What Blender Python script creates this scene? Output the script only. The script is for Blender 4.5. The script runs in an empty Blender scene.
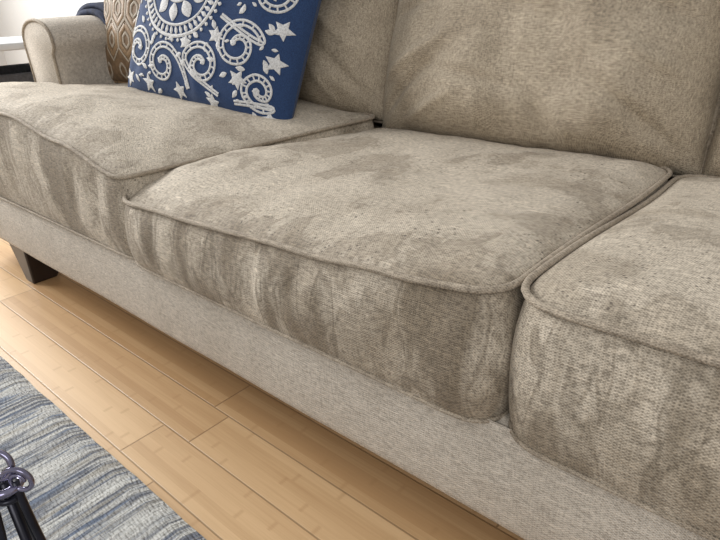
import bpy, bmesh, math, random
from mathutils import Vector, Matrix, noise
random.seed(4)
SC=bpy.context.scene
COL=SC.collection

# ---------------------------------------------------------------- helpers
def new_mat(name):
    m=bpy.data.materials.new(name); m.use_nodes=True
    nt=m.node_tree; b=nt.nodes["Principled BSDF"]
    return m,nt,b
def L(nt,a,b): nt.links.new(a,b)
def math_(nt,op,a,b=None,clamp=False):
    n=nt.nodes.new("ShaderNodeMath"); n.operation=op; n.use_clamp=clamp
    for i,s in enumerate((a,b)):
        if s is None: continue
        if isinstance(s,(int,float)): n.inputs[i].default_value=s
        else: L(nt,s,n.inputs[i])
    return n.outputs[0]
def mixc(nt,f,a,b,bt='MIX'):
    n=nt.nodes.new("ShaderNodeMix"); n.data_type='RGBA'; n.blend_type=bt
    for i,s in ((0,f),(6,a),(7,b)):
        if isinstance(s,(int,float)): n.inputs[i].default_value=s
        elif isinstance(s,tuple): n.inputs[i].default_value=(*s,1)
        else: L(nt,s,n.inputs[i])
    return n.outputs[2]
def scaled(nt,vec,s,loc=(0,0,0)):
    m=nt.nodes.new("ShaderNodeMapping"); m.inputs["Scale"].default_value=s; m.inputs["Location"].default_value=loc
    L(nt,vec,m.inputs["Vector"]); return m.outputs[0]
def noise_(nt,vec,scale,detail=2,rough=.5):
    n=nt.nodes.new("ShaderNodeTexNoise"); n.inputs["Scale"].default_value=scale
    n.inputs["Detail"].default_value=detail; n.inputs["Roughness"].default_value=rough
    L(nt,vec,n.inputs["Vector"]); return n.outputs["Fac"]
def ramp(nt,f,lo,hi,a=0.,b=1.):
    n=nt.nodes.new("ShaderNodeMapRange"); n.interpolation_type='SMOOTHSTEP'
    n.inputs[1].default_value=lo; n.inputs[2].default_value=hi; n.inputs[3].default_value=a; n.inputs[4].default_value=b
    L(nt,f,n.inputs[0]); return n.outputs[0]
def bump(nt,b,h,strength,dist):
    n=nt.nodes.new("ShaderNodeBump"); n.inputs["Strength"].default_value=strength; n.inputs["Distance"].default_value=dist
    L(nt,h,n.inputs["Height"]); L(nt,n.outputs[0],b.inputs["Normal"])

def linen(name,base,stain,amount,specks=0,front=0,lo=.42,hi=.68,contrast=1.):
    m,nt,b=new_mat(name)
    tc=nt.nodes.new("ShaderNodeTexCoord").outputs["Object"]
    sx=nt.nodes.new("ShaderNodeSeparateXYZ"); L(nt,tc,sx.inputs[0])
    weft=noise_(nt,scaled(nt,tc,(95,500,500)),1,0)
    warp=noise_(nt,scaled(nt,tc,(500,130,130)),1,0)
    slub=noise_(nt,scaled(nt,tc,(26,330,330)),1,1)
    wob=noise_(nt,tc,26,0)
    P=2*math.pi/.0036
    yz=math_(nt,'ADD',math_(nt,'MULTIPLY',sx.outputs[1],.9),sx.outputs[2])
    a1=math_(nt,'SINE',math_(nt,'ADD',math_(nt,'MULTIPLY',yz,P),math_(nt,'MULTIPLY',wob,10.)))
    a2=math_(nt,'SINE',math_(nt,'ADD',math_(nt,'MULTIPLY',sx.outputs[0],P*.8),math_(nt,'MULTIPLY',wob,8.)))
    grid=math_(nt,'ADD',math_(nt,'MULTIPLY',math_(nt,'MULTIPLY',a1,a2),.34),math_(nt,'ADD',math_(nt,'MULTIPLY',a1,.12),.5))
    w=math_(nt,'ADD',math_(nt,'MULTIPLY',weft,.40),math_(nt,'ADD',math_(nt,'MULTIPLY',warp,.30),math_(nt,'MULTIPLY',grid,.30)))
    big=noise_(nt,tc,4.2,4,.6)
    mid=noise_(nt,tc,13,3,.55)
    streak=noise_(nt,scaled(nt,tc,(15,3.5,3.5)),1,3,.6)
    st=math_(nt,'ADD',math_(nt,'MULTIPLY',big,.55),math_(nt,'ADD',math_(nt,'MULTIPLY',streak,.30),math_(nt,'MULTIPLY',mid,.15)))
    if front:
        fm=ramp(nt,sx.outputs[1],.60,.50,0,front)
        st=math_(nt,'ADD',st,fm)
    stt=ramp(nt,st,lo,hi,0,amount)
    rim=math_(nt,'MULTIPLY',ramp(nt,st,.535,.550,0,1),ramp(nt,st,.575,.552,0,1))
    c=mixc(nt,stt,base,stain)
    c=mixc(nt,math_(nt,'MULTIPLY',rim,.35 if front else .10),c,tuple(x*.8 for x in stain))
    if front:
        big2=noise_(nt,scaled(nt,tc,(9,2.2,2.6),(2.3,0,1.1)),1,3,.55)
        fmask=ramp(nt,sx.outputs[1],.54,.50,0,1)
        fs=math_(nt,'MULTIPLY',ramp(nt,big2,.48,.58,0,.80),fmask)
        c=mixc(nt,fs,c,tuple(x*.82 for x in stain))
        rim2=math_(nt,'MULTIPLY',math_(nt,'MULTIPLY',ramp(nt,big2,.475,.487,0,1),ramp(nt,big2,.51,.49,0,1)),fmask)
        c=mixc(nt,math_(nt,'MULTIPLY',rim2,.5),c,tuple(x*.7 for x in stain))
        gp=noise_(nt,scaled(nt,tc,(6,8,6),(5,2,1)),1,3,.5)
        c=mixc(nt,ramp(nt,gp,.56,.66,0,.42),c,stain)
    c=mixc(nt,ramp(nt,w,.47,.62,0,.62*contrast),c,mixc(nt,1.,c,(1.5,1.5,1.5),'MULTIPLY'))
    c=mixc(nt,ramp(nt,w,.49,.35,0,.70*contrast),c,mixc(nt,1.,c,(.48,.46,.44),'MULTIPLY'))
    c=mixc(nt,ramp(nt,slub,.58,.70,0,.50*contrast),c,mixc(nt,1.,c,(1.45,1.45,1.45),'MULTIPLY'))
    if specks:
        for sc_,r0,r1,lo_,hi_,lc in ((66,.11,.18,.54,.60,(3,1,2)),(105,.13,.21,.51,.60,(7,4,1))):
            v=nt.nodes.new("ShaderNodeTexVoronoi"); v.inputs["Scale"].default_value=sc_; L(nt,tc,v.inputs["Vector"])
            d=ramp(nt,v.outputs["Distance"],r0,r1,1,0)
            mask=ramp(nt,noise_(nt,scaled(nt,tc,(1,1,1),lc),4,2),lo_,hi_)
            mask=math_(nt,'MULTIPLY',mask,ramp(nt,sx.outputs[1],.495,.53,.4,1))
            c=mixc(nt,math_(nt,'MULTIPLY',math_(nt,'MULTIPLY',d,mask),specks),c,(.040,.030,.022))
    L(nt,c,b.inputs["Base Color"])
    b.inputs["Roughness"].default_value=.75
    b.inputs["Sheen Weight"].default_value=.06
    b.inputs["Sheen Roughness"].default_value=.4
    bump(nt,b,w,.8,.0026)
    return m
BASE=(.478,.418,.336)
M_seat=linen("linen_seat",BASE,(.20,.156,.106),.78,.8,.09,.45,.68)
M_seat2=linen("linen_seat_clean",BASE,(.235,.188,.132),.75,.7,.03,.45,.70)
M_skirt=linen("linen_skirt",(.485,.435,.37),(.35,.30,.24),.4,0,0,.42,.68,.75)
M_back=linen("linen_back",(.365,.305,.226),(.225,.178,.122),.7)
M_pipe=linen("linen_piping",(.35,.295,.228),(.17,.13,.09),.7)

def simple(name,c,r=.7,metal=0,var=.0,vs=30):
    m,nt,b=new_mat(name)
    tc=nt.nodes.new("ShaderNodeTexCoord").outputs["Object"]
    n=noise_(nt,tc,vs,3)
    cc=mixc(nt,ramp(nt,n,.3,.7),tuple(x*(1-var) for x in c),tuple(min(1,x*(1+var)) for x in c))
    L(nt,cc,b.inputs["Base Color"]); b.inputs["Roughness"].default_value=r; b.inputs["Metallic"].default_value=metal
    if r>.6: bump(nt,b,noise_(nt,tc,350,1),.3,.001)
    return m

def mesh_obj(name,verts,faces,mats,parent=None,smooth=True,fm=None):
    me=bpy.data.meshes.new(name); me.from_pydata([tuple(v) for v in verts],[],faces)
    for m in (mats if isinstance(mats,list) else [mats]): me.materials.append(m)
    me.polygons.foreach_set("use_smooth",[smooth]*len(me.polygons))
    if fm: me.polygons.foreach_set("material_index",fm)
    me.update()
    bm=bmesh.new(); bm.from_mesh(me); bmesh.ops.recalc_face_normals(bm,faces=bm.faces); bm.to_mesh(me); bm.free()
    o=bpy.data.objects.new(name,me); COL.objects.link(o)
    if parent: o.parent=parent
    return o
def empty(name,loc=(0,0,0)):
    o=bpy.data.objects.new(name,None); o.location=loc; o.empty_display_size=.1; COL.objects.link(o); return o
class Geo:
    def __init__(s): s.v=[]; s.f=[]; s.m=[]
    def add(s,v,f,mi=0):
        o=len(s.v); s.v+=[Vector(x) for x in v]; s.f+=[tuple(i+o for i in q) for q in f]; s.m+=[mi]*len(f)
    def obj(s,name,mats,parent=None,smooth=True): return mesh_obj(name,s.v,s.f,mats,parent,smooth,s.m)
def tube(g,pts,r,closed=False,k=8,mi=0):
    n=len(pts); v=[]; f=[]; pts=[Vector(p) for p in pts]
    up=None
    for i,p in enumerate(pts):
        a=pts[(i-1)%n] if (closed or i>0) else p
        b=pts[(i+1)%n] if (closed or i<n-1) else p
        t=(b-a).normalized()
        if up is None:
            up=Vector((0,0,1)) if abs(t.z)<.9 else Vector((1,0,0))
        up=(up-t*up.dot(t)).normalized(); s=t.cross(up)
        rr=r(i/(n-1)) if callable(r) else r
        for j in range(k):
            an=2*math.pi*j/k; v.append(p+up*math.cos(an)*rr+s*math.sin(an)*rr)
    for i in range(n if closed else n-1):
        for j in range(k):
            f.append((i*k+j,i*k+(j+1)%k,((i+1)%n)*k+(j+1)%k,((i+1)%n)*k+j))
    if not closed:
        f.append(tuple(range(k))[::-1]); f.append(tuple((n-1)*k+j for j in range(k)))
    g.add(v,f,mi)
def rbox(name,x0,x1,y0,y1,z0,z1,bev,mat,parent=None,seg=4,smooth=True):
    bm=bmesh.new(); bmesh.ops.create_cube(bm,size=1)
    for v in bm.verts: v.co=Vector(((x0+x1)/2+v.co.x*(x1-x0),(y0+y1)/2+v.co.y*(y1-y0),(z0+z1)/2+v.co.z*(z1-z0)))
    if bev: bmesh.ops.bevel(bm,geom=bm.edges[:],offset=bev,segments=seg,affect='EDGES',profile=.5)
    me=bpy.data.meshes.new(name); bm.to_mesh(me); bm.free(); me.materials.append(mat)
    me.polygons.foreach_set("use_smooth",[smooth and bev>0]*len(me.polygons))
    o=bpy.data.objects.new(name,me); COL.objects.link(o)
    if parent: o.parent=parent
    return o
def round_poly(pts,rad,N_=260):
    out=[]; n=len(pts)
    for i in range(n):
        p=Vector(pts[i]); a=Vector(pts[i-1]); b=Vector(pts[(i+1)%n]); r=rad[i]
        d1=(a-p).normalized(); d2=(b-p).normalized()
        ang=d1.angle(d2); t=r/math.tan(ang/2)
        A=p+d1*t; B=p+d2*t
        for k in range(13):
            s=k/12; out.append((A*(1-s)**2+p*2*s*(1-s)+B*s*s))
    L_=[0]; m=len(out)
    for i in range(m): L_.append(L_[-1]+(out[(i+1)%m]-out[i]).length)
    T=L_[-1]; res=[]; j=0
    for k in range(N_):
        t=T*k/N_
        while L_[j+1]<t: j+=1
        d=L_[j+1]-L_[j]; s=(t-L_[j])/d if d>1e-9 else 0
        res.append(out[j]*(1-s)+out[(j+1)%m]*s)
    return res
def interp(x,tab):
    if x<=tab[0][0]: return tab[0][1]
    for (a,b),(c,d) in zip(tab,tab[1:]):
        if x<=c:
            s=(x-a)/(c-a); s=s*s*(3-2*s); return b+(d-b)*s
    return tab[-1][1]
def nz(p,s,seed=0): return noise.noise(Vector(p)*s+Vector((seed,seed*.7,seed*1.3)))

# ---------------------------------------------------------------- seat cushions
def cushion(name,outline,center,z0,ztop,crown,bulge,mat,parent,wr,seed):
    P=outline; n=len(P); c=Vector(center)
    nrm=[]
    for i in range(n):
        t=(P[(i+1)%n]-P[i-1]).normalized(); q=Vector((t.y,-t.x))
        if q.dot(P[i]-c)<0: q=-q
        nrm.append(q)
    rings=[]
    for s in (.3,.7,.93): rings.append([(Vector(((c+(P[i]-c)*s).x,(c+(P[i]-c)*s).y,z0+.006)),'b') for i in range(n)])
    T=22
    for k in range(T+1):
        t=k/T; ring=[]
        for i in range(n):
            zs=ztop(P[i].x,P[i].y)
            prof=math.sin(math.pi*min(1,t*.84+.10))**.42
            front=max(0,-nrm[i].y); bl=bulge*(.36+.64*front)
            off=-.012+(bl+.012)*prof
            zz=z0+(zs-z0)*(t**1.05)
            p3=Vector((P[i].x,P[i].y,zz))
            env=math.sin(math.pi*t)
            off+=env*(.4+.6*front)*(.006*nz(p3,7,seed)+.004*nz((p3.x*1.6,p3.y*1.6,p3.z*.5),13,seed+3)+wr(p3,t))
            q=P[i]+nrm[i]*off
            ring.append((Vector((q.x,q.y,zz)),'s'))
        rings.append(ring)
    S=[.994,.985,.972,.955,.935,.91,.88,.85,.81,.77,.73,.69,.64,.59,.54,.49,.44,.38,.32,.26,.20,.14,.08,.03]
    for s in S:
        ring=[]
        for i in range(n):
            q=c+(P[i]-c)*s
            g=(1-s**6)**.66
            z=ztop(q.x,q.y)+crown*g
            e=min(1,(1-s)*12)
            z+=e*(.0065*nz((q.x,q.y,0),5,seed)+.004*nz((q.x,q.y,0),14,seed+5)+.0018*nz((q.x,q.y,0),34,seed+8))
            ring.append((Vector((q.x,q.y,z)),'t'))
        rings.append(ring)
    v=[p for r in rings for p,_ in r]; f=[]
    for a in range(len(rings)-1):
        for i in range(n): f.append((a*n+i,a*n+(i+1)%n,(a+1)*n+(i+1)%n,(a+1)*n+i))
    m=len(rings)-1
    f.append(tuple(m*n+i for i in range(n))); f.append(tuple(range(n))[::-1])
    g=Geo(); g.add(v,f,0)
    top=rings[3+T]
    pts=[top[i][0]+Vector((nrm[i].x*.0045,nrm[i].y*.0045,.003)) for i in range(n)]
    tube(g,pts,.0045,True,8,1)
    low=[rings[3][i][0]+Vector((nrm[i].x*.003,nrm[i].y*.003,.003)) for i in range(n)]
    tube(g,low,.003,True,6,1)
    return g.obj(name,[mat,M_pipe],parent)

sofa=empty("sofa")
def lerpback(z,zb,y): 
    s=max(0,min(1,(y-.55)/.55)); s=s*s*(3-2*s); return z+(zb-z)*s
tabM=[(-1.08,.398),(-.9,.406),(-.55,.421),(-.40,.433),(-.25,.447)]
def ztM(x,y):
    z=lerpback(interp(x,tabM),.418,y)
    return z+.031*math.exp(-((x+1.06)/.19)**2)*math.exp(-((y-.74)/.20)**2)*min(1,max(0,(y-.50)/.12))
tabL=[(-2.14,.525),(-1.85,.528),(-1.55,.515),(-1.3,.482),(-1.06,.440)]
def ztL(x,y): 
    z=interp(x,tabL); return lerpback(z,z*.45+.458*.55,y)
def ztR(x,y): return lerpback(.450,.410,y)
def folds(p,t):
    if p.y>.6: return 0
    o=0
    for x0,w,a,sl in ((-.66,.011,-.008,.0),(-.632,.012,.005,.05),(-.59,.011,-.007,.08),(-.545,.014,.004,.08),(-.74,.016,-.004,-.05),(-.86,.02,-.004,0),(-.80,.016,.003,.05),(-.40,.016,-.003,.1),(-.33,.012,.003,.1),(-.96,.02,.004,-.05)):
        xx=x0+sl*(t-.5); o+=a*math.exp(-((p.x-xx)/w)**2)
    return o*(.3+.7*t)
def foldsR(p,t):
    if p.y>.6: return 0
    return -.004*math.exp(-((p.x+.08-.05*t)/.014)**2)+.004*math.exp(-((p.x+.02)/.02)**2)
def foldsL(p,t):
    if p.y>.6: return 0
    return -.006*math.exp(-((p.x+1.30-.05*t)/.02)**2)+.004*math.exp(-((p.x+1.40)/.025)**2)-.004*math.exp(-((p.x+1.6)/.03)**2)-.004*math.exp(-((p.x+1.18-.03*t)/.015)**2)
ZC=.270
outM=round_poly([(-1.098,.508),(-.252,.508),(-.266,1.21),(-.985,1.21)],[.082,.052,.05,.05],320)
cushion("seat_cushion_middle",outM,(-.65,.84),ZC,ztM,.029,.025,M_seat,sofa,folds,1)
outR=round_poly([(-.238,.508),(.86,.508),(.86,.78),(.62,.78),(.62,1.21),(-.250,1.21)],[.060,.06,.05,.02,.05,.05],340)
cushion("seat_cushion_right",outR,(.2,.68),ZC,ztR,.030,.025,M_seat2,sofa,foldsR,11)
outL=round_poly([(-2.15,.512),(-1.06,.512),(-.985,1.21),(-1.9,1.21),(-1.9,.785),(-2.15,.785)],[.06,.03,.05,.05,.02,.05],340)
cushion("seat_cushion_left",outL,(-1.5,.68),ZC,ztL,.028,.014,M_seat2,sofa,foldsL,21)

def skirt():
    g=Geo(); nx=150; nzs=16; v=[]; f=[]
    x0,x1=-2.14,.85
    for j in range(nzs+1):
        t=j/nzs
        for i in range(nx+1):
            x=x0+(x1-x0)*i/nx; z=.108+(.276-.108)*t
            y=.512-.006*math.sin(math.pi*t)+.003*nz((x,0,z),4,5)+ (.012*(1-t/.08)**2 if t<.08 else 0)
            v.append((x,y,z))
    for j in range(nzs):
        for i in range(nx):
            a=j*(nx+1)+i; f.append((a,a+1,a+nx+2,a+nx+1))
    g.add(v,f)
    return g.obj("front_rail",[M_skirt],sofa)
skirt()
rbox("seat_deck",-2.14,.85,.518,1.46,.108,.274,.012,M_skirt,sofa)
rbox("back_frame",-2.13,.84,1.30,1.50,.108,.84,.05,M_back,sofa,6)
def arm_profile(w):
    loc=[(0,.268)]
    for k in range(4): loc.append((0+.004*k,.29+.11*k))
    for k in range(17):
        a=math.pi*k/16; loc.append((w/2-(w/2+.008)*math.cos(a), .640+.075*math.sin(a)**.7))
    return loc+[(w,.55),(w,.42),(w,.268)]
def arm(name,xi,xo):
    s=1 if xo>xi else -1; w=abs(xo-xi); loc=arm_profile(w)
    g=Geo(); ys=[.800,.803,.812,.83]+[.83+.62*k/12 for k in range(1,13)]
    v=[];f=[]; n=len(loc)
    for yi,y in enumerate(ys):
        ins=[.010,.004,.001,0][yi] if yi<4 else 0
        for (a,z) in loc:
            cx=w/2; q=a+(cx-a)*ins*6; zz=z-ins*1.2
            q+= .003*nz((a,y,z),6,2)
            v.append((xi+s*q,y,zz+.004*nz((0,y,z),5,4)))
    for j in range(len(ys)-1):
        for i in range(n-1): f.append((j*n+i,j*n+i+1,(j+1)*n+i+1,(j+1)*n+i))
    f.append(tuple(range(n))); f.append(tuple((len(ys)-1)*n+i for i in range(n))[::-1])
    g.add(v,f,0)
    tube(g,[Vector(v[n+i])+Vector((0,-.002,.002)) for i in range(n)],.005,False,8,1)
    g.obj(name,[M_skirt,M_pipe],sofa)
arm("arm_left",-1.905,-2.10); arm("arm_right",.625,.82)
M_leg=simple("espresso_wood",(.022,.013,.010),.35,0,.3,12)
def leg(name,x,y,sx,sy):
    g=Geo(); v=[];
    for z,wx,wy in ((0.0,.055,.07),(.012,.06,.078),(.12,.12,.085)):
        for a,b in ((0,0),(1,0),(1,1),(0,1)): v.append((x-sx*a*wx,y+sy*b*wy,z))
    f=[(0,1,2,3)]+[(k*4+i,k*4+(i+1)%4,k*4+4+(i+1)%4,k*4+4+i) for k in (0,1) for i in range(4)]+[(8,9,10,11)]
    g.add(v,f); o=g.obj(name,[M_leg],sofa,False)
    b=o.modifiers.new("b","BEVEL"); b.width=.004; b.segments=2
leg("leg_1",-1.765,.520,1,1); leg("leg_2",.48,.520,-1,1); leg("leg_3",-1.765,1.44,1,-1); leg("leg_4",.48,1.44,-1,-1)

# ---------------------------------------------------------------- pillows
class Pillow:
    def __init__(s,w,h,t,a,pinch,origin,yaw,lean,roll=0,seed=0,wr=.004,sag=0,fold=None):
        s.w,s.h,s.t,s.a,s.pinch,s.seed,s.wr,s.sag,s.fold=w,h,t,a,pinch,seed,wr,sag,fold
        s.M=Matrix.Translation(origin)@Matrix.Rotation(yaw,4,'Z')@Matrix.Rotation(-lean,4,'X')@Matrix.Rotation(roll,4,'Y')
    def local(s,u,v,side,off=0):
        x=s.w/2*u*(1-s.pinch*(1-v*v)); z=s.h/2*v*(1-s.pinch*(1-u*u))+s.h/2
        au,av=min(1,abs(u)),min(1,abs(v))
        p=((1-au**s.a)*(1-av**s.a))**.55
        th=s.t/2*p*(1-s.sag*v)
        e=min(1,(1-max(au,av))*6)
        th+=e*s.wr*(nz((x,z,side),6,s.seed)+.5*nz((x,z,side),15,s.seed+2))
        if s.fold and side==1: th+=e*s.fold(u,v)
        return Vector((x,-side*(th+off),z))
    def pt(s,u,v,off=0,side=1): return s.M@s.local(u,v,side,off)
    def mesh(s,g,n=56,pipe=0,mi=0,mp=1):
        def gr(k): 
            t=-1+2*k/n; return math.sin(t*math.pi/2)*.6+t*.4
        for side in (1,-1):
            v=[];f=[]
            for j in range(n+1):
                for i in range(n+1): v.append(s.M@s.local(gr(i),gr(j),side))
            for j in range(n):
                for i in range(n):
                    a=j*(n+1)+i; q=(a,a+1,a+n+2,a+n+1); f.append(q if side==1 else q[::-1])
            g.add(v,f,mi)
        if pipe:
            pts=[]
            for a,b,c,d in ((-1,-1,1,-1),(1,-1,1,1),(1,1,-1,1),(-1,1,-1,-1)):
                for k in range(40):
                    t=k/40; pts.append(s.M@s.local((a+(c-a)*t)*1.0,(b+(d-b)*t)*1.0,0))
            tube(g,pts,pipe,True,8,mp)
    def ribbon(s,g,uv,width,mi,off=.0012,h=.0018):
        P=[s.pt(u,v,off) for u,v in uv]; n=len(P); v=[]
        for i in range(n):
            a=P[max(0,i-1)]; b=P[min(n-1,i+1)]; t=(b-a)
            if t.length<1e-7: t=Vector((1,0,0))
            t.normalize()
            u0,v0=uv[i]; e=.01
            nrm=(s.pt(u0+e,v0,off)-s.pt(u0-e,v0,off)).cross(s.pt(u0,v0+e,off)-s.pt(u0,v0-e,off)).normalized()
            c=s.pt(0,0,.0)-s.pt(0,0,.1,)
            if nrm.dot(c)>0: nrm=-nrm
            sd=t.cross(nrm).normalized()
            w=width(i/(n-1)) if callable(width) else width
            v+= [P[i]-sd*w/2,P[i]-sd*w/4+nrm*h,P[i]+sd*w/4+nrm*h,P[i]+sd*w/2]
        f=[]
        for i in range(n-1):
            for k in range(3): f.append((i*4+k,i*4+k+1,i*4+k+5,i*4+k+4))
        g.add(v,f,mi)

def fold_fn(lines,k=1.):
    def f(u,v):
        o=0
        for u0,v0,u1,v1,w,a in lines:
            dx,dy=u1-u0,v1-v0; l2=dx*dx+dy*dy
            t=((u-u0)*dx+(v-v0)*dy)/l2; tt=max(0,min(1,t))
            d=math.hypot(u-u0-dx*tt,v-v0-dy*tt)
            o+=k*a*math.exp(-(d/w)**2)*math.sin(math.pi*(.08+.84*tt))
        return o
    return f
FM=fold_fn([(-.98,-.9,-.40,-.3,.045,-.020),(-.95,-.60,-.35,-.12,.045,.015),(-.80,-.98,-.25,-.60,.04,.012),(.95,-.9,.50,-.45,.045,-.018),
            (.97,-.45,.55,-.15,.045,.014),(.3,-.95,.14,-.5,.04,-.012),(.42,-.95,.32,-.6,.04,.009),(-.1,-.95,-.12,-.6,.04,.010),(-.2,.1,.4,-.1,.08,-.010),
            (-.9,.0,-.4,.2,.05,-.012),(.95,-.1,.6,.1,.05,-.012),(-.6,-.4,.1,-.55,.05,-.010)],.9)
FL=fold_fn([(.98,-.9,.5,-.3,.055,-.018),(.95,-.5,.4,-.0,.05,.013),(.2,-.95,.3,-.4,.05,-.011),(.7,-.95,.55,-.6,.04,.010)],.8)
def back_pillow(name,xa,xb,seed,y=1.235,z=.425,yaw=0,fold=None):
    p=Pillow(xb-xa,.56,.27,3.2,.02,((xa+xb)/2,y,z),yaw,math.radians(15),0,seed,.018,.30,fold)
    g=Geo(); p.mesh(g,110,.0055); g.obj(name,[M_back,M_pipe],sofa)
back_pillow("back_cushion_middle",-1.0,-.222,3,1.235,.402,0,FM)
back_pillow("back_cushion_left",-1.83,-.975,7,1.245,.43,0,FL)
back_pillow("back_cushion_right",-.225,.60,9,1.235,.402)

# --- navy embroidered pillow
def navy_mat():
    m,nt,b=new_mat("navy_cotton")
    tc=nt.nodes.new("ShaderNodeTexCoord").outputs["Object"]
    w=noise_(nt,tc,500,1); c=mixc(nt,ramp(nt,w,.3,.7),(.010,.029,.090),(.020,.055,.150))
    L(nt,c,b.inputs["Base Color"]); b.inputs["Roughness"].default_value=.9; b.inputs["Sheen Weight"].default_value=.1
    bump(nt,b,w,.5,.001); return m
M_navy=navy_mat()
M_thread=simple("white_embroidery_thread",(.60,.60,.60),.8,0,.2,300)
bp=Pillow(.605,.56,.19,2.6,.035,(-1.39,.93,.464),math.radians(11),math.radians(20),math.radians(9),5,.008,.15,
    fold_fn([(-.95,-.9,-.5,-.5,.06,-.006),(.95,-.9,.6,-.5,.06,-.006),(.1,-.95,.1,-.6,.05,.004)]))
g=Geo(); bp.mesh(g,64,0)
def cl(a): return max(-.96,min(.96,a))
def band(uv,w,stitch=True):
    n=len(uv); A=[];B=[]
    for i in range(n):
        a=uv[max(0,i-1)]; b=uv[min(n-1,i+1)]; dx,dy=b[0]-a[0],b[1]-a[1]; l=math.hypot(dx,dy) or 1
        ww=w*(.50+.50*math.sin(math.pi*i/(n-1)))
        A.append((cl(uv[i][0]-dy/l*ww),cl(uv[i][1]+dx/l*ww))); B.append((cl(uv[i][0]+dy/l*ww),cl(uv[i][1]-dx/l*ww)))
    bp.ribbon(g,A,.0062,1); bp.ribbon(g,B,.0062,1)
    if stitch:
        for i in range(2,n-1,3):
            bp.ribbon(g,[A[i],((A[i][0]+B[i][0])/2,(A[i][1]+B[i][1])/2),B[i]],.0046,1)
def spiral(cu,cv,r,a0,turns,w=.013,dirn=1,tail=None):
    uv=[]; n=int(34*turns)+8
    for k in range(n+1):
        t=k/n; rr=r*(.22+.78*t); an=a0+dirn*turns*2*math.pi*t
        uv.append((cu+rr*math.cos(an),cv+rr*math.sin(an)))
    if tail:
        x0,y0=uv[-1]; x1,y1=uv[-2]; dx,dy=(x0-x1),(y0-y1); l=math.hypot(dx,dy)
        c=(x0+dx/l*r*.9,y0+dy/l*r*.9)
        for k in range(1,15):
            t=k/14; uv.append(((1-t)**2*x0+2*t*(1-t)*c[0]+t*t*tail[0],(1-t)**2*y0+2*t*(1-t)*c[1]+t*t*tail[1]))
    band(uv,w)
    leaf(uv[0][0]-.03*math.cos(a0),uv[0][1]-.03*math.sin(a0),a0,.06,.016)
def leaf(u,v,ang,l,w):
    uv=[(cl(u+l*k/8*math.cos(ang)),cl(v+l*k/8*math.sin(ang))) for k in range(9)]
    bp.ribbon(g,uv,lambda t:w*math.sin(math.pi*(.06+.9*t)),1)
def flower(u,v,r,n=5,a0=0,w=.02):
    for k in range(n):
        a=a0+2*math.pi*k/n
        uv=[(cl(u+r*1.1*j/6*math.cos(a)),cl(v+r*1.1*j/6*math.sin(a))) for j in range(7)]
        bp.ribbon(g,uv,lambda t:w*1.15*(1-t)+.0012,1)
def ring(u,v,r,w,n=60):
    bp.ribbon(g,[(u+r*math.cos(2*math.pi*k/n),v+r*math.sin(2*math.pi*k/n)) for k in range(n+1)],w,1)
mu,mv=-.24,.08
ring(mu,mv,.47,.009,80); ring(mu,mv,.37,.007,80); ring(mu,mv,.16,.008,40)
for k in range(44):
    a=2*math.pi*k/44; leaf(mu+.385*math.cos(a),mv+.385*math.sin(a),a+.15,.075,.011)
    a+=.07; leaf(mu+.49*math.cos(a),mv+.49*math.sin(a),a,.035,.010)
for k in range(10):
    a=2*math.pi*(k+.5)/10; leaf(mu+.18*math.cos(a),mv+.18*math.sin(a),a,.16,.032)
for k in range(8): leaf(mu,mv,.2+math.pi*k/4,.13,.018)
sc=[(-.70,-.56,.20,.4,1.3,1,(-.86,-.20)),(-.30,-.66,.19,2.4,1.25,-1,(.02,-.82)),(.16,-.58,.19,.8,1.3,1,(.38,-.80)),
    (.52,-.34,.22,2.8,1.35,-1,(.30,-.12)),(.72,.16,.21,.6,1.3,1,(.46,.30)),(.40,.52,.18,2,1.3,-1,(.66,.60)),
    (.80,.62,.13,0,1.2,1,(.60,.84)),(.76,-.66,.16,3.4,1.3,1,(.54,-.82)),
    (-.64,.74,.16,1,1.3,-1,(-.40,.86)),(-.02,.78,.14,3,1.2,1,(.24,.86)),(-.86,.40,.10,0,1.1,1,(-.82,.64))]
for s_ in sc:
    spiral(s_[0],s_[1],s_[2],s_[3],s_[4],.024,s_[5],s_[6])
    for k in range(6):
        a=s_[3]+k*1.05; uu,vv=s_[0]+s_[2]*1.24*math.cos(a),s_[1]+s_[2]*1.24*math.sin(a)
        if abs(uu)<.9 and abs(vv)<.9: leaf(uu,vv,a+.8*s_[5],.08,.013)
for u,v,r,n in ((-.86,-.84,.08,5),(-.52,-.86,.08,5),(.56,-.62,.08,5),(.86,-.88,.07,5),(.86,-.40,.08,5),(.86,-.12,.08,5),
                (.28,-.30,.07,5),(.30,.20,.07,5),(.88,.40,.07,5),(.16,.66,.07,5),(-.04,-.42,.06,5),(.60,.86,.07,5),(-.86,.86,.07,5),(-.84,.12,.07,5),(-.10,-.86,.07,5),(.30,-.88,.07,5)):
    flower(u,v,r,n,random.random()*3,.022)
for k in range(60):
    u,v=random.uniform(-.88,.88),random.uniform(-.88,.88)
    if math.hypot(u-mu,v-mv)>.56: leaf(u,v,random.random()*6.3,.05,.008)
g.obj("embroidered_throw_pillow",[M_navy,M_thread])

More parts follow.
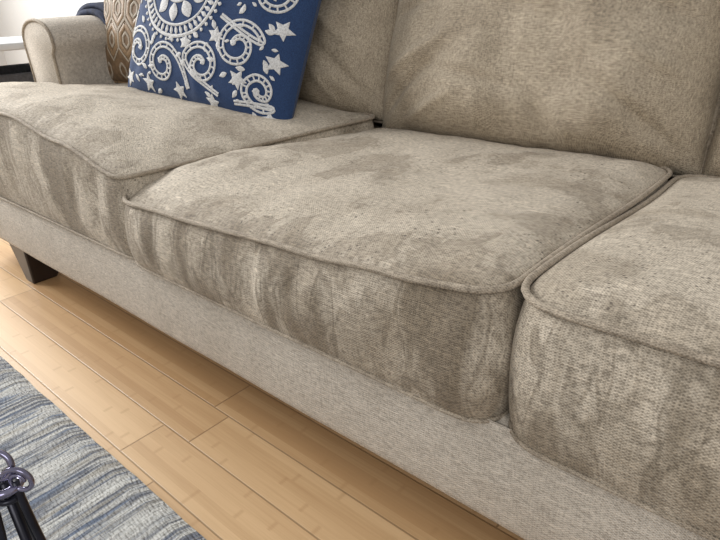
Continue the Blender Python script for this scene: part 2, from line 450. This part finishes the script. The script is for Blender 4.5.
# --- geometric tan pillow
M_tan=simple("tan_brocade",(.17,.105,.055),.6,0,.25,60)
M_cream=simple("cream_brocade",(.36,.30,.23),.65,0,.15,200)
M_gold=simple("gold_brocade",(.25,.16,.085),.5,0,.2,200)
tp=Pillow(.44,.44,.14,2.2,.05,(-1.755,1.0,.50),math.radians(10),math.radians(14),math.radians(4),8,.005)
g=Geo(); tp.mesh(g,48,.004,0,2)
def hexa(u,v,r,w,mi):
    pts=[(0,1.25),(.75,.5),(.75,-.5),(0,-1.25),(-.75,-.5),(-.75,.5),(0,1.25)]
    uv=[]
    for (a,b),(c,d) in zip(pts,pts[1:]):
        for k in range(5): uv.append((u+r*(a+(c-a)*k/5),v+r*(b+(d-b)*k/5)))
    uv.append((u,v+r*1.25))
    if all(abs(a)<.97 and abs(b)<.97 for a,b in uv): tp.ribbon(g,uv,w,mi,.0008,.0012)
for r_ in range(-4,5):
    for c_ in range(-4,5):
        u=c_*.36+(.18 if r_%2 else 0); v=r_*.42
        hexa(u,v,.23,.006,1); hexa(u,v,.165,.014,2); hexa(u,v,.085,.008,1)
g.obj("geometric_throw_pillow",[M_tan,M_cream,M_gold])

# --- folded navy throw lying over the arm
M_navy2=simple("plain_navy_knit",(.012,.020,.05),.9,0,.3,60)
def throw():
    loc=arm_profile(.195); g=Geo()
    path=[p for p in loc if p[1]>.50]
    for layer,(o,ya,yb) in enumerate(((.006,.975,1.27),(.024,.99,1.262))):
        n=len(path); m=14; v=[];f=[]
        for side in (0,1):
            for j in range(m+1):
                y=ya+(yb-ya)*j/m
                for i,(a,z) in enumerate(path):
                    dx,dz=(a-.0975),(z-.60); l=math.hypot(dx,dz)
                    r=o+(.015 if side else 0)+.003*nz((a,y,z),14,layer)+(.004 if side else 0)*math.sin(math.pi*j/m)
                    lap=layer*.03
                    v.append((-1.905-(a+dx/l*r),y,z+dz/l*r+(.0 if z>.6 else lap)))
        w=(m+1)*n
        for j in range(m):
            for i in range(n-1):
                a=j*n+i; f.append((a,a+1,a+n+1,a+n)); f.append((w+a+n,w+a+n+1,w+a+1,w+a))
        for i in range(n-1):
            f.append((i,w+i,w+i+1,i+1)); a=m*n+i; f.append((a,a+1,w+a+1,w+a))
        for j in range(m):
            for e in (0,n-1):
                a=j*n+e; f.append((a,a+n,w+a+n,w+a))
        g.add(v,f)
    g.obj("navy_throw_blanket",[M_navy2])
throw()

# ---------------------------------------------------------------- floor
def floor_mat():
    m,nt,b=new_mat("bamboo_planks")
    tc=nt.nodes.new("ShaderNodeTexCoord").outputs["Object"]
    sx=nt.nodes.new("ShaderNodeSeparateXYZ"); L(nt,tc,sx.inputs[0])
    x,y=sx.outputs[0],sx.outputs[1]
    PW=.0935; PL=.92
    yr=math_(nt,'DIVIDE',math_(nt,'SUBTRACT',y,.414-PW*40),PW)
    row=math_(nt,'FLOOR',yr); fy=math_(nt,'FRACT',yr)
    wn=nt.nodes.new("ShaderNodeTexWhiteNoise"); wn.noise_dimensions='1D'; L(nt,row,wn.inputs["W"])
    xr=math_(nt,'ADD',math_(nt,'DIVIDE',math_(nt,'ADD',x,20),PL),wn.outputs["Value"])
    col=math_(nt,'FLOOR',xr); fx=math_(nt,'FRACT',xr)
    pid=math_(nt,'ADD',math_(nt,'MULTIPLY',row,17.3),math_(nt,'MULTIPLY',col,5.7))
    w2=nt.nodes.new("ShaderNodeTexWhiteNoise"); w2.noise_dimensions='1D'; L(nt,pid,w2.inputs["W"])
    st=math_(nt,'FLOOR',math_(nt,'MULTIPLY',fy,5))
    w3=nt.nodes.new("ShaderNodeTexWhiteNoise"); w3.noise_dimensions='2D'
    cb=nt.nodes.new("ShaderNodeCombineXYZ"); L(nt,pid,cb.inputs[0]); L(nt,st,cb.inputs[1]); L(nt,cb.outputs[0],w3.inputs["Vector"])
    grain=noise_(nt,scaled(nt,tc,(6,260,1)),1,3,.6)
    soft=noise_(nt,scaled(nt,tc,(2.2,30,1)),1,2)
    t=math_(nt,'ADD',math_(nt,'MULTIPLY',w2.outputs["Value"],.40),math_(nt,'ADD',math_(nt,'MULTIPLY',w3.outputs["Value"],.22),math_(nt,'ADD',math_(nt,'MULTIPLY',grain,.35),math_(nt,'MULTIPLY',soft,.25))))
    c=mixc(nt,ramp(nt,t,.25,.95),(.43,.26,.125),(.66,.455,.255))
    kn=math_(nt,'FRACT',math_(nt,'ADD',math_(nt,'MULTIPLY',x,4.3),math_(nt,'MULTIPLY',w3.outputs["Value"],7.)))
    k1=math_(nt,'MULTIPLY',ramp(nt,kn,.0,.025,0,1),ramp(nt,kn,.03,.055,1,0))
    c=mixc(nt,math_(nt,'MULTIPLY',k1,.35),c,(.38,.22,.10))
    ey=math_(nt,'MINIMUM',fy,math_(nt,'SUBTRACT',1.,fy)); ex=math_(nt,'MINIMUM',fx,math_(nt,'SUBTRACT',1.,fx))
    gy=ramp(nt,ey,.008,.024,1,0); gx=ramp(nt,ex,.0008,.0026,1,0)
    gap=math_(nt,'MAXIMUM',gy,gx)
    c=mixc(nt,math_(nt,'MULTIPLY',gap,.55),c,(.13,.07,.03))
    L(nt,c,b.inputs["Base Color"]); b.inputs["Roughness"].default_value=.38
    b.inputs["Coat Weight"].default_value=.15
    bump(nt,b,math_(nt,'SUBTRACT',math_(nt,'MULTIPLY',grain,.1),gap),.5,.001)
    return m
rbox("floor",-4.6,2.6,-3.2,1.7,-.05,0,0,floor_mat())
M_wall=simple("wall_paint",(.62,.62,.61),.75,0,.03,3)
M_trim=simple("white_trim",(.8,.8,.78),.4,0,.02,3)
rbox("wall_back",-4.6,2.6,1.6,1.7,0,2.6,0,M_wall)
rbox("wall_left",-4.7,-4.6,-3.2,1.7,0,2.6,0,M_wall)
rbox("baseboard_back",-4.6,2.6,1.585,1.6,0,.11,.003,M_trim)
rbox("baseboard_left",-4.6,-4.585,-3.2,1.585,0,.11,.003,M_trim)

# ---------------------------------------------------------------- rug
def rug_mat():
    m,nt,b=new_mat("chindi_weave")
    tc=nt.nodes.new("ShaderNodeTexCoord").outputs["Object"]
    rows=noise_(nt,scaled(nt,tc,(130,9,1)),1,2,.6)
    rows2=noise_(nt,scaled(nt,tc,(60,4,1),(7,3,0)),1,2,.5)
    band=noise_(nt,scaled(nt,tc,(14,1.2,1),(3,1,0)),1,2,.5)
    c=mixc(nt,ramp(nt,rows,.42,.60),(.15,.165,.20),(.46,.46,.45))
    c=mixc(nt,ramp(nt,math_(nt,'ADD',math_(nt,'MULTIPLY',rows2,.6),math_(nt,'MULTIPLY',band,.4)),.44,.56,0,.85),c,(.62,.62,.59))
    c=mixc(nt,ramp(nt,noise_(nt,scaled(nt,tc,(80,7,1),(11,5,0)),1,2),.54,.64,0,.75),c,(.13,.17,.25))
    c=mixc(nt,ramp(nt,noise_(nt,scaled(nt,tc,(70,5,1),(1,15,0)),1,2),.56,.66,0,.6),c,(.30,.275,.23))
    c=mixc(nt,ramp(nt,noise_(nt,scaled(nt,tc,(110,330,1)),1,1),.48,.64,0,.35),c,mixc(nt,1.,c,(.5,.5,.5),'MULTIPLY'))
    L(nt,c,b.inputs["Base Color"]); b.inputs["Roughness"].default_value=.95
    h=math_(nt,'ADD',rows,math_(nt,'MULTIPLY',noise_(nt,scaled(nt,tc,(90,260,1)),1,1),.9))
    bump(nt,b,h,1.,.007)
    return m
def rug():
    g=Geo(); x0,x1,y0,y1=-2.7,.9,-1.3,.304; nx=240; ny=70; v=[];f=[]
    for j in range(ny+1):
        for i in range(nx+1):
            x=x0+(x1-x0)*i/nx; y=y0+(y1-y0)*j/ny
            e=.003*nz((x,0,0),12,3)
            edge=min(1,min(y1-y,y-y0,x-x0,x1-x)/.012)
            v.append((x,y+(e if j==ny else 0),.002+.009*max(0,edge)**.5+.0012*nz((x*4,y,0),9,1)))
    for j in range(ny):
        for i in range(nx):
            a=j*(nx+1)+i; f.append((a,a+1,a+nx+2,a+nx+1))
    g.add(v,f); g.obj("area_rug",[rug_mat()])
rug()

# ---------------------------------------------------------------- side table (far left)
M_top=simple("grey_table_top",(.50,.51,.52),.45,0,.1,8)
M_iron=simple("dark_metal",(.03,.032,.036),.4,.6,.2,20)
tb=empty("side_table")
rbox("top",-3.55,-2.85,.85,1.45,.585,.615,.006,M_top,tb)
for i,(x,y) in enumerate(((-3.52,.88),(-2.88,.88),(-3.52,1.42),(-2.88,1.42))): rbox("leg_%d"%(i+1),x-.014,x+.014,y-.014,y+.014,0,.586,.003,M_iron,tb)
rbox("shelf",-3.53,-2.87,.87,1.43,.20,.22,.004,M_iron,tb)
M_bin=simple("charcoal_felt",(.06,.062,.07),.9,0,.2,80)
g=Geo()
def bin_():
    v=[];f=[]
    lv=[(0.2205,.0),(.235,.008),(.48,.02),(.485,.014),(.48,.004),(.26,-.008)]
    for z,o in lv:
        for a,b in ((-1,-1),(1,-1),(1,1),(-1,1)): v.append((-3.2+a*(.24+o),1.15+b*(.2+o),z))
    for k in range(len(lv)-1):
        for i in range(4): f.append((k*4+i,k*4+(i+1)%4,k*4+4+(i+1)%4,k*4+4+i))
    f.append((0,1,2,3)); f.append((20,21,22,23)); g.add(v,f)
bin_(); g.obj("storage_bin",[M_bin],None,False)

# ---------------------------------------------------------------- wrought stand on the rug (bottom-left)
M_chr=simple("smoked_silver",(.20,.19,.27),.2,.9,.3,30)
M_blk=simple("blackened_iron",(.012,.012,.02),.3,.5,.3,30)
g=Geo()
cx,cy=-.485,.075
tube(g,[(cx,cy,.014),(cx,cy,.15),(cx,cy,.375)],.0045,False,10,1)
for k in range(3):
    a=2*math.pi*k/3+.5; pts=[]
    for i in range(25):
        t=i/24; r=.012+.085*t**1.6; z=.36*(1-t)**1.15+.018
        pts.append((cx+r*math.cos(a),cy+r*math.sin(a),z))
    for i in range(1,12):
        b=i/11*math.pi*1.4; rr=.097+.014*math.sin(b); pts.append((cx+rr*math.cos(a),cy+rr*math.sin(a),.018+.014*(1-math.cos(b))))
    tube(g,pts,.0035,False,8,1)
def torus(c,R,r,nrm,mi):
    nrm=Vector(nrm).normalized(); u=nrm.orthogonal().normalized(); w=nrm.cross(u)
    tube(g,[Vector(c)+u*R*math.cos(2*math.pi*k/36)+w*R*math.sin(2*math.pi*k/36) for k in range(36)],r,True,10,mi)
torus((cx,cy,.372),.012,.004,(0,0,1),0); torus((cx,cy,.360),.009,.003,(0,0,1),1)
torus((cx,cy,.393),.012,.0028,(.6,-.7,.3),0)
pts=[]
for i in range(40):
    t=i/39; an=t*2*math.pi*1.5; rr=.014*(1-.65*t); pts.append((cx+.016+rr*math.cos(an+math.pi)*.8,cy+rr*math.cos(an+math.pi)*.6+.008,.38+rr*math.sin(an)))
tube(g,pts,lambda t:.0028-.0012*t,False,8,0)
g.obj("wrought_iron_stand",[M_chr,M_blk])

# ---------------------------------------------------------------- light
w=bpy.data.worlds.new("World"); SC.world=w; w.use_nodes=True
bg=w.node_tree.nodes["Background"]; bg.inputs[0].default_value=(.995,.99,.985,1); bg.inputs[1].default_value=.58
def area(name,loc,target,sx,sy,e,c):
    l=bpy.data.lights.new(name,'AREA'); l.shape='RECTANGLE'; l.size=sx; l.size_y=sy; l.energy=e; l.color=c
    o=bpy.data.objects.new(name,l); COL.objects.link(o); o.location=loc
    o.rotation_euler=(Vector(target)-Vector(loc)).to_track_quat('-Z','Y').to_euler(); return o
area("window_light_left",(-3.9,.1,1.9),(-.8,.8,.4),1.6,1.4,125,(1,.99,.97))
area("window_light_front",(1.4,-1.9,2.2),(-.3,.8,.3),1.6,1.4,38,(1,.99,.97))

# ---------------------------------------------------------------- camera
cd=bpy.data.cameras.new("camera"); cam=bpy.data.objects.new("camera",cd); COL.objects.link(cam)
r=Vector((.7563,.6533,-.0350)); dn=Vector((.2538,-.3423,-.9047)); fw=Vector((-.6030,.6753,-.4247))
R=Matrix((( r.x,-dn.x,-fw.x,0),(r.y,-dn.y,-fw.y,0),(r.z,-dn.z,-fw.z,0),(0,0,0,1)))
cam.matrix_world=Matrix.Translation((0,0,.74))@R
cd.sensor_width=36; cd.lens=36*582/720; cd.clip_start=.02
SC.camera=cam
SC.view_settings.view_transform='Standard'
